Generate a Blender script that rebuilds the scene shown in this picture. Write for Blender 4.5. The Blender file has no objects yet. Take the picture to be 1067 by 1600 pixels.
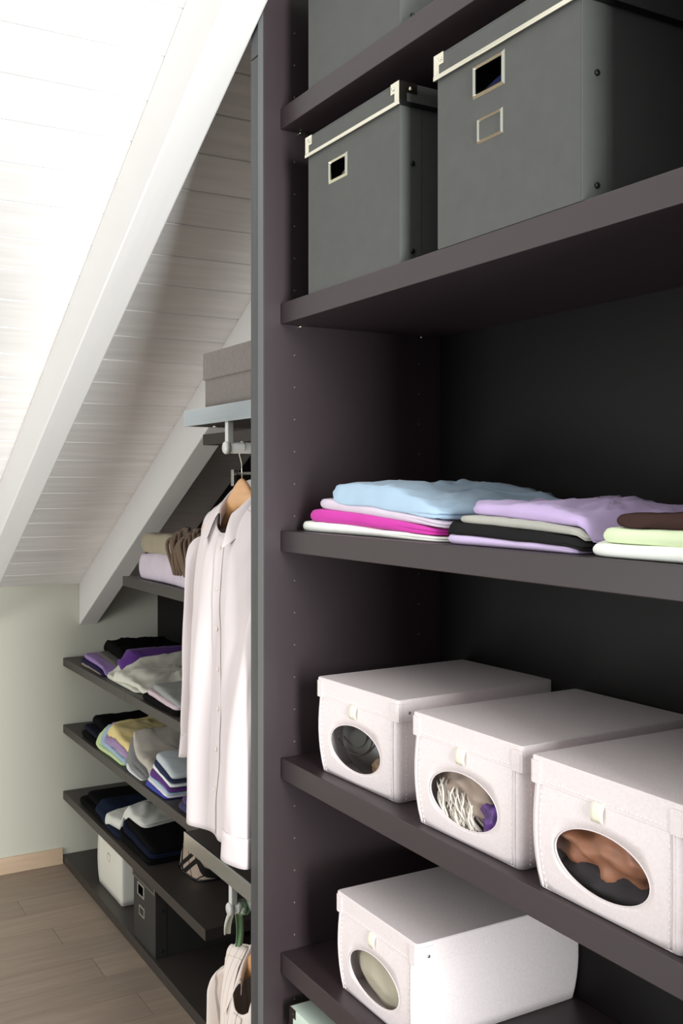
import bpy, bmesh, math, random
import numpy as np
from mathutils import Vector, Matrix, noise
D = bpy.data
SC = bpy.context.scene
COL = SC.collection
PI = math.pi
E = 1.73                                   # eye height above the floor
# ------------------------------------------------------------------ camera
cam = D.objects.new('camera', D.cameras.new('camera'))
COL.objects.link(cam)
cam.data.sensor_fit = 'VERTICAL'; cam.data.sensor_height = 36.0; cam.data.lens = 36.0
cam.data.shift_y = -43 / 1600.0
cam.data.clip_start = 0.02
cam.location = (0, 0, E); cam.rotation_euler = (PI / 2, 0, math.radians(-30))
SC.camera = cam
# ------------------------------------------------------------------ light
W = D.worlds.new('World'); SC.world = W; W.use_nodes = True
W.node_tree.nodes['Background'].inputs[0].default_value = (0.93, 0.97, 1.0, 1)
W.node_tree.nodes['Background'].inputs[1].default_value = 0.38

def area(name, loc, target, sx, sy, power, col):
    l = D.lights.new(name, 'AREA'); l.shape = 'RECTANGLE'; l.size = sx; l.size_y = sy
    l.energy = power; l.color = col
    o = D.objects.new(name, l); COL.objects.link(o); o.location = loc
    o.rotation_euler = (Vector(target) - Vector(loc)).to_track_quat('-Z', 'Y').to_euler()
    return o
area('daylight_gable_window', (0.60, -2.0, 1.8), (0.66, 2.2, 1.75), 0.85, 2.0, 158, (0.955, 0.99, 1.0))
area('side_fill_light', (-2.3, 2.6, 0.8), (1.1, 2.9, 2.2), 1.4, 1.0, 26, (0.97, 0.99, 1.0))  # added fill from the left, aimed up to lift the shaded ceiling boards
SC.view_settings.view_transform = 'Standard'
SC.view_settings.look = 'None'
SC.view_settings.gamma = 1.0
SC.view_settings.use_curve_mapping = False
SC.view_settings.exposure = 0.95
# ------------------------------------------------------------------ materials
def srgb(r, g, b):
    f = lambda c: (c / 255 / 12.92) if c / 255 <= 0.04045 else ((c / 255 + 0.055) / 1.055) ** 2.4
    return (f(r), f(g), f(b), 1)

def mat(name, rgb, rough=0.5, metal=0.0, bump=None, mottle=None, sheen=0.0, spec=0.5, stretch=None, coat=0.0, rnd=0.0, knots=0.0):
    m = D.materials.new(name); m.use_nodes = True
    nt = m.node_tree; N = nt.nodes; L = nt.links
    p = N['Principled BSDF']
    c = srgb(*rgb)
    p.inputs['Base Color'].default_value = c
    p.inputs['Roughness'].default_value = rough
    p.inputs['Metallic'].default_value = metal
    p.inputs['Specular IOR Level'].default_value = spec
    p.inputs['Sheen Weight'].default_value = sheen
    p.inputs['Coat Weight'].default_value = coat
    tc = N.new('ShaderNodeTexCoord'); mp = N.new('ShaderNodeMapping')
    L.new(tc.outputs['Object'], mp.inputs['Vector'])
    if stretch: mp.inputs['Scale'].default_value = stretch
    if bump:
        n = N.new('ShaderNodeTexNoise'); n.inputs['Scale'].default_value = bump[0]; n.inputs['Detail'].default_value = 3
        b = N.new('ShaderNodeBump'); b.inputs['Strength'].default_value = bump[1]; b.inputs['Distance'].default_value = bump[2] if len(bump) > 2 else 0.001
        L.new(mp.outputs[0], n.inputs['Vector']); L.new(n.outputs[0], b.inputs['Height']); L.new(b.outputs[0], p.inputs['Normal'])
    if mottle:
        n2 = N.new('ShaderNodeTexNoise'); n2.noise_dimensions = '4D'
        n2.inputs['Scale'].default_value = mottle[0]; n2.inputs['Detail'].default_value = 5
        oi = N.new('ShaderNodeObjectInfo'); mu = N.new('ShaderNodeMath'); mu.operation = 'MULTIPLY'; mu.inputs[1].default_value = 50
        L.new(oi.outputs['Random'], mu.inputs[0]); L.new(mu.outputs[0], n2.inputs['W'])
        L.new(mp.outputs[0], n2.inputs['Vector'])
        rp = N.new('ShaderNodeValToRGB')
        a = mottle[1]
        rp.color_ramp.elements[0].position = 0.3; rp.color_ramp.elements[1].position = 0.7
        rp.color_ramp.elements[0].color = tuple(x * (1 - a) for x in c[:3]) + (1,)
        rp.color_ramp.elements[1].color = tuple(min(1, x * (1 + a)) for x in c[:3]) + (1,)
        L.new(n2.outputs[0], rp.inputs[0])
        out = rp.outputs[0]
        if rnd:
            hs = N.new('ShaderNodeHueSaturation'); mr = N.new('ShaderNodeMapRange')
            mr.inputs['To Min'].default_value = 1 - rnd; mr.inputs['To Max'].default_value = 1 + rnd
            L.new(oi.outputs['Random'], mr.inputs['Value']); L.new(mr.outputs[0], hs.inputs['Value'])
            L.new(out, hs.inputs['Color']); out = hs.outputs[0]
        if knots:
            vo = N.new('ShaderNodeTexVoronoi'); vo.voronoi_dimensions = '4D'; vo.inputs['Scale'].default_value = 1.6
            m2 = N.new('ShaderNodeMapping'); m2.inputs['Scale'].default_value = (1.0, 2.2, 2.2)
            L.new(tc.outputs['Object'], m2.inputs['Vector']); L.new(m2.outputs[0], vo.inputs['Vector']); L.new(mu.outputs[0], vo.inputs['W'])
            kr = N.new('ShaderNodeMapRange'); kr.inputs['From Min'].default_value = 0.05; kr.inputs['From Max'].default_value = 0.16
            kr.inputs['To Min'].default_value = 1 - knots; kr.inputs['To Max'].default_value = 1.0
            L.new(vo.outputs['Distance'], kr.inputs['Value'])
            h2 = N.new('ShaderNodeHueSaturation'); L.new(kr.outputs[0], h2.inputs['Value']); L.new(out, h2.inputs['Color']); out = h2.outputs[0]
        L.new(out, p.inputs['Base Color'])
    return m

_fab = {}
def fabric(rgb, weave=900, strength=0.25, rough=0.9, mott=0.06):
    k = (rgb, weave)
    if k not in _fab:
        _fab[k] = mat('fabric_%d_%d_%d' % rgb, rgb, rough, bump=(weave, strength, 0.0008), mottle=(14, mott), sheen=0.12 if max(rgb) > 80 else 0.0, spec=0.2 if max(rgb) > 80 else 0.08)
    return _fab[k]

M = dict(
    wall=mat('cream plaster', (204, 203, 187), 0.9, bump=(160, 0.12)),
    ceil=mat('whitewashed pine board', (242, 239, 236), 0.6, bump=(60, 0.15), mottle=(5, 0.07), stretch=(0.6, 9, 9), rnd=0.03, knots=0.22),
    beam=mat('white painted beam', (226, 224, 221), 0.6, bump=(40, 0.2), mottle=(5, 0.02), stretch=(9, 0.6, 0.6)),
    backing=mat('dark board backing', (72, 66, 60), 0.9),
    oak=mat('bleached oak plank', (142, 126, 112), 0.5, bump=(30, 0.15), mottle=(4, 0.13), stretch=(1.0, 11, 1), rnd=0.09),
    base=mat('oak skirting', (205, 178, 150), 0.5, mottle=(5, 0.08), stretch=(1, 12, 12)),
    lac=mat('dark brown lacquer', (48, 37, 40), 0.42, bump=(1500, 0.05, 0.0004), mottle=(60, 0.03)),
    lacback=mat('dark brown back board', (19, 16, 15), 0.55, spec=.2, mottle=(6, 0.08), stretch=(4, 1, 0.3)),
    vene=mat('dark veneer', (58, 59, 61), 0.42, bump=(120, 0.3), mottle=(10, 0.12), stretch=(6, 6, 0.5)),
    veneh=mat('dark stained shelf veneer', (52, 47, 44), 0.45, bump=(120, 0.2), mottle=(10, 0.12), stretch=(6, 0.5, 6)),
    band=mat('grey edge band', (92, 94, 96), 0.4, bump=(120, 0.2), stretch=(6, 6, 0.5)),
    alu=mat('brushed aluminium', (196, 208, 214), 0.16, metal=1.0, mottle=(20, 0.03), stretch=(1, 0.1, 8)),
    rail=mat('pale grey enamel', (196, 196, 190), 0.35),
    chrome=mat('polished metal', (225, 222, 205), 0.18, metal=1.0),
    steel=mat('dull metal', (150, 148, 142), 0.35, metal=1.0),
    rivet=mat('black rivet', (40, 40, 40), 0.25, metal=0.6),
    hole=mat('pin hole', (118, 108, 106), 0.5),
    card=mat('charcoal cardboard', (74, 75, 72), 0.62, bump=(420, 0.25, 0.0006), mottle=(30, 0.06)),
    cardin=mat('charcoal box inside', (36, 35, 34), 0.9),
    cardblack=mat('black cardboard', (42, 41, 39), 0.6, bump=(420, 0.25, 0.0006)),
    mint=mat('mint cardboard', (206, 220, 206), 0.45, bump=(420, 0.1, 0.0005)),
    darkmetal=mat('dark metal corner', (62, 54, 48), 0.35, metal=0.7),
    felt=mat('grey brown felt', (112, 104, 98), 0.95, bump=(700, 0.5, 0.001), mottle=(120, 0.12), sheen=0.2),
    pale=mat('pale pink leather', (228, 217, 216), 0.45, bump=(520, 0.35, 0.0008), mottle=(260, 0.05)),
    white=mat('off white leather', (222, 220, 208), 0.5, bump=(520, 0.2, 0.0008)),
    palein=mat('box lining', (150, 142, 138), 0.9),
    stitch=mat('white stitching', (250, 247, 244), 0.8),
    ribbon=mat('cream ribbon', (238, 232, 212), 0.6, bump=(900, 0.2)),
    shirt=mat('pale pink cotton', (211, 201, 200), 0.85, bump=(1100, 0.12, 0.0006), sheen=0.1, spec=0.2),
    shirt2=mat('off white striped cotton', (222, 212, 202), 0.85, bump=(1100, 0.12, 0.0006), spec=0.2),
    lining=mat('beige lining', (176, 158, 142), 0.9),
    button=mat('pearl button', (226, 208, 200), 0.3),
    wood=mat('beech hanger', (205, 156, 108), 0.32, bump=(60, 0.05), mottle=(8, 0.1), stretch=(8, 1, 8)),
)
# film over the oval box windows
def film():
    m = D.materials.new('clear film'); m.use_nodes = True
    N = m.node_tree.nodes; L = m.node_tree.links
    N.remove(N['Principled BSDF'])
    t = N.new('ShaderNodeBsdfTransparent'); t.inputs[0].default_value = (0.95, 0.95, 0.95, 1)
    g = N.new('ShaderNodeBsdfGlossy'); g.inputs['Roughness'].default_value = 0.08
    tc = N.new('ShaderNodeTexCoord'); n = N.new('ShaderNodeTexNoise'); n.inputs['Scale'].default_value = 25
    b = N.new('ShaderNodeBump'); b.inputs['Strength'].default_value = 0.25; b.inputs['Distance'].default_value = 0.003
    L.new(tc.outputs['Object'], n.inputs[0]); L.new(n.outputs[0], b.inputs['Height']); L.new(b.outputs[0], g.inputs['Normal'])
    f = N.new('ShaderNodeValue'); f.outputs[0].default_value = 0.025
    x = N.new('ShaderNodeMixShader')
    L.new(f.outputs[0], x.inputs[0]); L.new(t.outputs[0], x.inputs[1]); L.new(g.outputs[0], x.inputs[2])
    L.new(x.outputs[0], N['Material Output'].inputs[0])
    return m
M['film'] = film()

def stripes(name, base, line, freq, axis=1, width=0.08, base2=None):
    m = mat(name, base, 0.85, bump=(1100, 0.12, 0.0006), spec=0.2)
    N = m.node_tree.nodes; L = m.node_tree.links
    tc = N.new('ShaderNodeTexCoord'); s = N.new('ShaderNodeSeparateXYZ'); L.new(tc.outputs['Object'], s.inputs[0])
    a = N.new('ShaderNodeMath'); a.operation = 'MULTIPLY'; a.inputs[1].default_value = freq; L.new(s.outputs[axis], a.inputs[0])
    f = N.new('ShaderNodeMath'); f.operation = 'FRACT'; L.new(a.outputs[0], f.inputs[0])
    l = N.new('ShaderNodeMath'); l.operation = 'LESS_THAN'; l.inputs[1].default_value = width; L.new(f.outputs[0], l.inputs[0])
    x = N.new('ShaderNodeMix'); x.data_type = 'RGBA'
    x.inputs[6].default_value = srgb(*base); x.inputs[7].default_value = srgb(*line)
    L.new(l.outputs[0], x.inputs[0]); L.new(x.outputs[2], N['Principled BSDF'].inputs['Base Color'])
    return m
M['shirt2'] = stripes('off white cotton with fine stripes', (226, 214, 205), (176, 166, 160), 26)

def plaid():
    m = mat('beige checked cloth', (150, 132, 116), 0.85, spec=0.2)
    N = m.node_tree.nodes; L = m.node_tree.links
    tc = N.new('ShaderNodeTexCoord'); mp = N.new('ShaderNodeMapping'); mp.inputs['Rotation'].default_value = (math.radians(38), 0, 0)
    L.new(tc.outputs['Object'], mp.inputs[0])
    s = N.new('ShaderNodeSeparateXYZ'); L.new(mp.outputs[0], s.inputs[0])
    def op(o, a, v=None, b=None):
        n = N.new('ShaderNodeMath'); n.operation = o; L.new(a, n.inputs[0])
        if b is not None: L.new(b, n.inputs[1])
        elif v is not None: n.inputs[1].default_value = v
        return n.outputs[0]
    tot = None
    for ax in (1, 2):
        fr = op('FRACT', op('MULTIPLY', s.outputs[ax], 7.0))
        for lo, hi in ((0.0, 0.13), (0.22, 0.35), (0.66, 0.69)):
            band = op('MULTIPLY', op('GREATER_THAN', fr, lo), None, op('LESS_THAN', fr, hi))
            tot = band if tot is None else op('MAXIMUM', tot, None, band)
    x = N.new('ShaderNodeMix'); x.data_type = 'RGBA'
    x.inputs[6].default_value = srgb(164, 146, 130); x.inputs[7].default_value = srgb(26, 23, 22)
    L.new(tot, x.inputs[0]); L.new(x.outputs[2], N['Principled BSDF'].inputs['Base Color'])
    return m
M['plaid'] = plaid()
# ------------------------------------------------------------------ helpers
class MB:
    def __init__(s): s.v = []; s.f = []; s.sm = []
    def add(s, vs, fs, smooth=False):
        o = len(s.v); s.v += [tuple(v) for v in vs]; s.f += [tuple(i + o for i in f) for f in fs]; s.sm += [smooth] * len(fs); return s
    def box(s, x0, x1, y0, y1, z0, z1):
        return s.add([(x0, y0, z0), (x1, y0, z0), (x1, y1, z0), (x0, y1, z0), (x0, y0, z1), (x1, y0, z1), (x1, y1, z1), (x0, y1, z1)],
                     [(0, 3, 2, 1), (4, 5, 6, 7), (0, 1, 5, 4), (1, 2, 6, 5), (2, 3, 7, 6), (3, 0, 4, 7)])
    def grid(s, fn, nu, nv, smooth=True, loop_u=False):
        vs = [fn(i / (nu if loop_u else nu - 1), j / (nv - 1)) for j in range(nv) for i in range(nu)]
        fs = []
        for j in range(nv - 1):
            for i in range(nu if loop_u else nu - 1):
                k = (i + 1) % nu
                fs.append((j * nu + i, j * nu + k, (j + 1) * nu + k, (j + 1) * nu + i))
        return s.add(vs, fs, smooth)
    def tube(s, pts, r, n=10, cap=True):
        pts = [Vector(p) for p in pts]; rs = r if isinstance(r, (list, tuple)) else [r] * len(pts)
        vs = []; up = None
        for i, p in enumerate(pts):
            t = (pts[min(i + 1, len(pts) - 1)] - pts[max(i - 1, 0)]).normalized()
            if up is None: up = t.orthogonal().normalized()
            up = (up - t * up.dot(t)).normalized(); w = t.cross(up)
            for k in range(n):
                a = 2 * PI * k / n
                vs.append(p + (up * math.cos(a) + w * math.sin(a)) * rs[i])
        fs = [(j * n + k, j * n + (k + 1) % n, (j + 1) * n + (k + 1) % n, (j + 1) * n + k) for j in range(len(pts) - 1) for k in range(n)]
        if cap: fs += [tuple(range(n - 1, -1, -1)), tuple(range((len(pts) - 1) * n, len(pts) * n))]
        return s.add(vs, fs, True)
    def disc(s, c, axis, r, h, n=14):
        c = Vector(c); a = Vector(axis).normalized()
        return s.tube([c, c + a * h * 0.7, c + a * h], [r, r, r * 0.75], n)
    def mesh(s, name, m):
        me = D.meshes.new(name); me.from_pydata(s.v, [], s.f); me.update()
        me.polygons.foreach_set('use_smooth', s.sm); me.materials.append(m)
        return me

def link(name, mb, m, parent=None, loc=None, bevel=0, solid=0, kind=None, weld=False, subd=0, off=0):
    me = mb if isinstance(mb, bpy.types.Mesh) else mb.mesh(name, m)
    o = D.objects.new(name, me); COL.objects.link(o)
    if loc: o.location = loc
    if parent: o.parent = parent
    if weld: o.modifiers.new('w', 'WELD').merge_threshold = 0.0005
    if solid:
        q = o.modifiers.new('s', 'SOLIDIFY'); q.thickness = solid; q.offset = off
    if bevel:
        b = o.modifiers.new('b', 'BEVEL'); b.width = bevel; b.segments = 2; b.limit_method = 'ANGLE'; b.angle_limit = math.radians(50)
    if subd:
        q = o.modifiers.new('ss', 'SUBSURF'); q.levels = subd; q.render_levels = subd
    if kind: o['kind'] = kind
    return o

def tag(o, label, cat, group=None, kind=None):
    o['label'] = label; o['category'] = cat
    if group: o['group'] = group
    if kind: o['kind'] = kind
    return o

def thing(name, label, cat, loc=(0, 0, 0), rz=0, group=None):
    o = D.objects.new(name, None); COL.objects.link(o); o.location = loc; o.rotation_euler = (0, 0, rz)
    o.empty_display_size = 0.05
    return tag(o, label, cat, group)

def dup(root, loc, rz, label, group=None):
    r = root.copy(); COL.objects.link(r); r.location = loc; r.rotation_euler = (0, 0, rz); r['label'] = label
    if group: r['group'] = group
    for ch in list(root.children):
        c = ch.copy(); COL.objects.link(c); c.parent = r
        for g in list(ch.children):
            d = g.copy(); COL.objects.link(d); d.parent = c
    return r

def nz(x, y, z=0.0): return noise.noise(Vector((x, y, z)))
# ------------------------------------------------------------------ the setting
YW = 4.69; TAN = 0.545; ZW = E - 0.457
def ceil_z(y): return ZW + TAN * (YW - y)
ANG = math.atan(TAN)

fl = link('floor', MB().box(-2.6, 1.75, -3.4, YW, -0.06, -0.012), M['backing'])
tag(fl, 'bleached oak plank floor', 'floor', kind='structure')
pm = {}
random.seed(4)
PW = 0.165
y = YW - 0.005; row = 0
while y > 0.6:
    x = -2.5 + (row * 0.83 % 1.6) - 1.4
    while x < 1.72:
        xa, xb = max(x, -2.55), min(x + 1.6, 1.735)
        if xb - xa > 0.05:
            key = round(xb - xa, 3)
            if key not in pm:
                mb = MB().box(-(xb - xa) / 2 + 0.0008, (xb - xa) / 2 - 0.0008, -PW / 2 + 0.0007, PW / 2 - 0.0007, -0.012, 0)
                pm[key] = mb.mesh('floor_plank', M['oak'])
            link('floor_plank', pm[key], None, fl, ((xa + xb) / 2, y - PW / 2, 0))
        x += 1.6
    y -= PW; row += 1

wl = link('wall_back', MB().box(-2.6, 1.75, YW, YW + 0.1, 0, ZW + 0.1), M['wall'])
tag(wl, 'low cream plaster knee wall under the sloping ceiling', 'wall', kind='structure')
wr = MB(); x0, x1 = 1.75, 1.85
wr.add([(x, yy, zz) for x in (x0, x1) for yy, zz in ((-0.3, 0), (YW, 0), (YW, ZW), (-0.3, ceil_z(-0.3)))],
       [(0, 3, 2, 1), (4, 5, 6, 7), (0, 1, 5, 4), (1, 2, 6, 5), (2, 3, 7, 6), (3, 0, 4, 7)])
tag(link('wall_right', wr, M['wall']), 'cream wall hidden behind the dark closets', 'wall', kind='structure')
tag(link('baseboard_back', MB().box(-2.6, 1.235, YW - 0.014, YW, 0, 0.072), M['base'], bevel=0.002), 'pale oak skirting board along the knee wall', 'baseboard', kind='structure')

ce = MB()
ce.add([(x, yy, ceil_z(yy) + dz) for x in (-2.6, 1.75) for yy, dz in ((-0.3, 0.018), (YW, 0.018), (YW, 0.08), (-0.3, 0.08))],
       [(0, 3, 2, 1), (4, 5, 6, 7), (0, 1, 5, 4), (1, 2, 6, 5), (2, 3, 7, 6), (3, 0, 4, 7)])
ce = link('ceiling', ce, M['backing'])
tag(ce, 'sloping attic ceiling of whitewashed pine boards', 'ceiling', kind='structure')
BW = 0.1265; nb = 0
bm = MB()
hw = BW / 2 - 0.0010
bm.add([(x, yy, zz) for x in (-2.17, 2.17) for yy, zz in ((-hw, 0.016), (-hw, 0.002), (-hw + 0.002, 0), (hw - 0.002, 0), (hw, 0.002), (hw, 0.016))],
       [(0, 1, 7, 6), (1, 2, 8, 7), (2, 3, 9, 8), (3, 4, 10, 9), (4, 5, 11, 10), (5, 0, 6, 11), (5, 4, 3, 2, 1, 0), (6, 7, 8, 9, 10, 11)])
bme = bm.mesh('ceiling_board', M['ceil'])
s = BW / 2
while True:
    yy = YW - s * math.cos(ANG)
    if yy < -0.25: break
    b = link('ceiling_board', bme, None, ce, (-0.425, yy, ceil_z(yy)))
    b.rotation_euler = (-ANG, 0, 0)
    s += BW

def rafter(n, xa, xb, label):
    mb = MB(); d = 0.19
    mb.add([(x, yy, ceil_z(yy) - dz) for x in (xa, xb) for yy, dz in ((-0.25, 0), (YW - 0.001, 0), (YW - 0.001, d), (-0.25, d))],
           [(0, 1, 2, 3), (7, 6, 5, 4), (0, 4, 5, 1), (1, 5, 6, 2), (2, 6, 7, 3), (3, 7, 4, 0)])
    tag(link('trim_%d' % n, mb, M['beam'], bevel=0.004), label, 'rafter', kind='structure')
rafter(1, 0.784, 0.868, 'wide white rafter crossing the upper left, in full light')
rafter(2, 1.312, 1.397, 'whitewashed rafter ending on the knee wall above the low shelves')
rafter(3, 0.255, 0.339, 'white rafter next to the open left side')
# ------------------------------------------------------------------ main cabinet (right)
LV = dict(A=E + .741, B=E + .357, C=E - .091, D=E - .539, E=E - .923, F=E - 1.307, G=0.06)
XF, XB, YL, YR, YM = 0.906, 1.290, 1.810, -0.45, 0.62    # unseen step, shaped for light: upper bay ends at YM, lower runs to YR
cab = thing('shelf_cabinet', 'tall dark brown open shelf cabinet filled with boxes and folded clothes', 'cabinet', (1.09, 1.2, 0))
def cp(name, mb, m, **k):
    o = link(name, mb, m, cab, **k); o.location = (-1.09, -1.2, 0); return o
cp('side_panel', MB().box(0.869, XB + .02, YL, YL + 0.0245, 0, 2.78), M['lac'], bevel=0.0008)
cp('edge_band', MB().box(0.8682, 0.8689, YL + .0015, YL + 0.0235, 0, 2.78), M['band'])
cp('side_panel', MB().box(0.869, XB + .02, YM - 0.025, YM, LV['D'] + .0006, 2.78), M['lac'], bevel=0.0008)
cp('side_panel', MB().box(0.869, XB + .02, YR - 0.025, YR, 0, LV['D'] - .042), M['lac'], bevel=0.0008)  # unseen lower end, set farther out so light reaches the low box
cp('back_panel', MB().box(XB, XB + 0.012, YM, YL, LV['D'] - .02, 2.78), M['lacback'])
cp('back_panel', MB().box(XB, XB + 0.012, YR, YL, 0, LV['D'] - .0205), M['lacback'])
for k, z in LV.items():
    cp('shelf', MB().box(XF, XB - 0.001, YM if z > LV['D'] + .1 else YR, YL - 0.0006, z - 0.041, z), M['lac'], bevel=0.0012)
    if k != 'G':
        for xx in (0.945, 1.235):
            cp('shelf_pin', MB().disc((xx, YL - 0.0005, z - 0.044), (0, -1, 0), 0.0028, 0.012).box(xx - .001, xx + .012, YL - 0.012, YL - 0.0005, z - 0.0455, z - 0.0415), M['chrome'])
ph = MB()
for k in range(40):
    for xx in (0.937, 1.235):
        zz = 0.12 + 0.064 * k + 0.011
        if all(abs(zz - z + 0.02) > 0.035 for z in LV.values()) and zz < 2.7:
            ph.tube([(xx, YL - 0.0001, zz), (xx, YL - 0.0006, zz)], 0.0017, 8)
cp('pin_hole', ph, M['hole'], kind='stuff')
# ------------------------------------------------------------------ hanging section next to it
ward = thing('hanging_wardrobe', 'dark narrow wardrobe section with two aluminium edged shelves and clothes rails', 'wardrobe', (1.2, 2.08, 0))
def wp(name, mb, m, parent=None, **k):
    o = link(name, mb, m, parent or ward, **k)
    if not parent: o.location = (-1.2, -2.08, 0)
    return o
YA, YB = 1.8715, 2.315
wp('side_panel', MB().box(0.870, 1.70, 1.8355, YA - 0.0005, 0, 2.578), M['vene'], bevel=0.001)
wp('top_panel', MB().box(0.8705, 1.70, 1.8355, YA - 0.0005, 2.581, 2.69), M['vene'], bevel=0.001)
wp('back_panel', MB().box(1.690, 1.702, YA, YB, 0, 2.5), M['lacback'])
ZU, ZL = E + 0.176, E - 0.832
for z in (ZU, ZL):
    s_ = wp('shelf', MB().box(0.904, 1.688, YA, YB, z - 0.037, z - 0.0005), M['veneh'])
    wp('edge_strip', MB().box(0.900, 0.9038, YA, YB, z - 0.038, z + 0.0003), M['alu'], s_, bevel=0.0006)
RY = {ZU: 2.078, ZL: 2.058}
RZ = {}
for z in (ZU, ZL):
    ry = RY[z]; rz = z - 0.038 - 0.057; RZ[z] = rz
    r_ = wp('clothes_rail', MB().tube([(0.912, ry, rz), (1.66, ry, rz)], 0.0125, 24), M['rail'])
    wp('rail_bracket', MB().box(0.907, 0.9215, ry - 0.0085, ry + 0.0085, rz, z - 0.037), M['rail'], bevel=0.002)
    wp('rail_end_cap', MB().tube([(0.9125, ry, rz), (0.905, ry, rz), (0.902, ry, rz)], [0.0142, 0.0142, 0.012], 24), M['rail'])
wp('shelf_screw', MB().disc((0.985, 2.02, ZL), (0, 0, 1), 0.005, 0.003), M['chrome'])
wp('shelf_screw', MB().disc((0.955, 2.25, ZU - 0.037), (0, 0, -1), 0.007, 0.004), M['chrome'])
# ------------------------------------------------------------------ low open shelves under the slope
low = thing('low_shelf_unit', 'long low dark open shelf unit under the slope, loaded with folded clothes', 'shelves', (1.46, 3.8, 0))
def lp(name, mb, m, **k):
    o = link(name, mb, m, low, **k); o.location = (-1.46, -3.8, 0); return o
XL, XK = 1.238, 1.690
L1, L2, L3, L4, LU, LM = E - .792, E - 1.097, E - 1.400, 0.040, E - .352, E + .158
YJ, YE = 3.795, 3.0
for z in (L1, L2, L3):
    lp('shelf', MB().box(XL, XK, YJ, YW - .0015, z - .036, z), M['veneh'], bevel=.0008)
    lp('shelf', MB().box(XL, XK, YE, YJ - .001, z - .036, z), M['veneh'], bevel=.0008)
lp('shelf', MB().box(XL, XK, YE - .55, YJ + .03, LU - .036, LU), M['veneh'], bevel=.0008)
lp('shelf', MB().box(XL, XK, 2.335, YE + .02, LM - .034, LM), M['veneh'], bevel=.0008)
lp('plinth', MB().box(XL, XK, 2.335, YW - .0015, 0.001, L4), M['veneh'], bevel=.0008)
bp = MB()
bp.add([(x, yy, zz) for x in (XK, XK + .012) for yy, zz in ((YB + .001, 0.001), (YW - .0015, 0.001), (YW - .0015, ZW - .005), (YB + .001, ceil_z(YB) - .004))],
       [(0, 3, 2, 1), (4, 5, 6, 7), (0, 1, 5, 4), (1, 2, 6, 5), (2, 3, 7, 6), (3, 0, 4, 7)])
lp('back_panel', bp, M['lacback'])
# ------------------------------------------------------------------ boxes
def rr(hx, hy, r, n=5):
    """rounded rectangle path, counter-clockwise, from the front-left corner"""
    pts = []
    for cx, cy, a0 in ((hx - r, hy - r, 0), (-hx + r, hy - r, 90), (-hx + r, -hy + r, 180), (hx - r, -hy + r, 270)):
        for k in range(n + 1):
            a = math.radians(a0 + 90 * k / n); pts.append((cx + r * math.cos(a), cy + r * math.sin(a)))
    return pts

def shell_lid(hx, hy, r, h, crown=0.0):
    mb = MB(); p = rr(hx, hy, r); n = len(p)
    rings = [(1.0, -h), (1.0, -h * .5), (1.0, -.002), ((hx - .002) / hx, 0), (.9, crown * .3), (.5, crown * .8)]
    vs = [(x * (1 if k == 1 else 1 - (1 - k) * (1 if k < .98 else 1)), yy * k, z) for k, z in rings for x, yy in p]
    fs = [(j * n + i, j * n + (i + 1) % n, (j + 1) * n + (i + 1) % n, (j + 1) * n + i) for j in range(len(rings) - 1) for i in range(n)]
    fs.append(tuple(range((len(rings) - 1) * n, len(rings) * n)))
    mb.add(vs, fs, False); return mb

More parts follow.
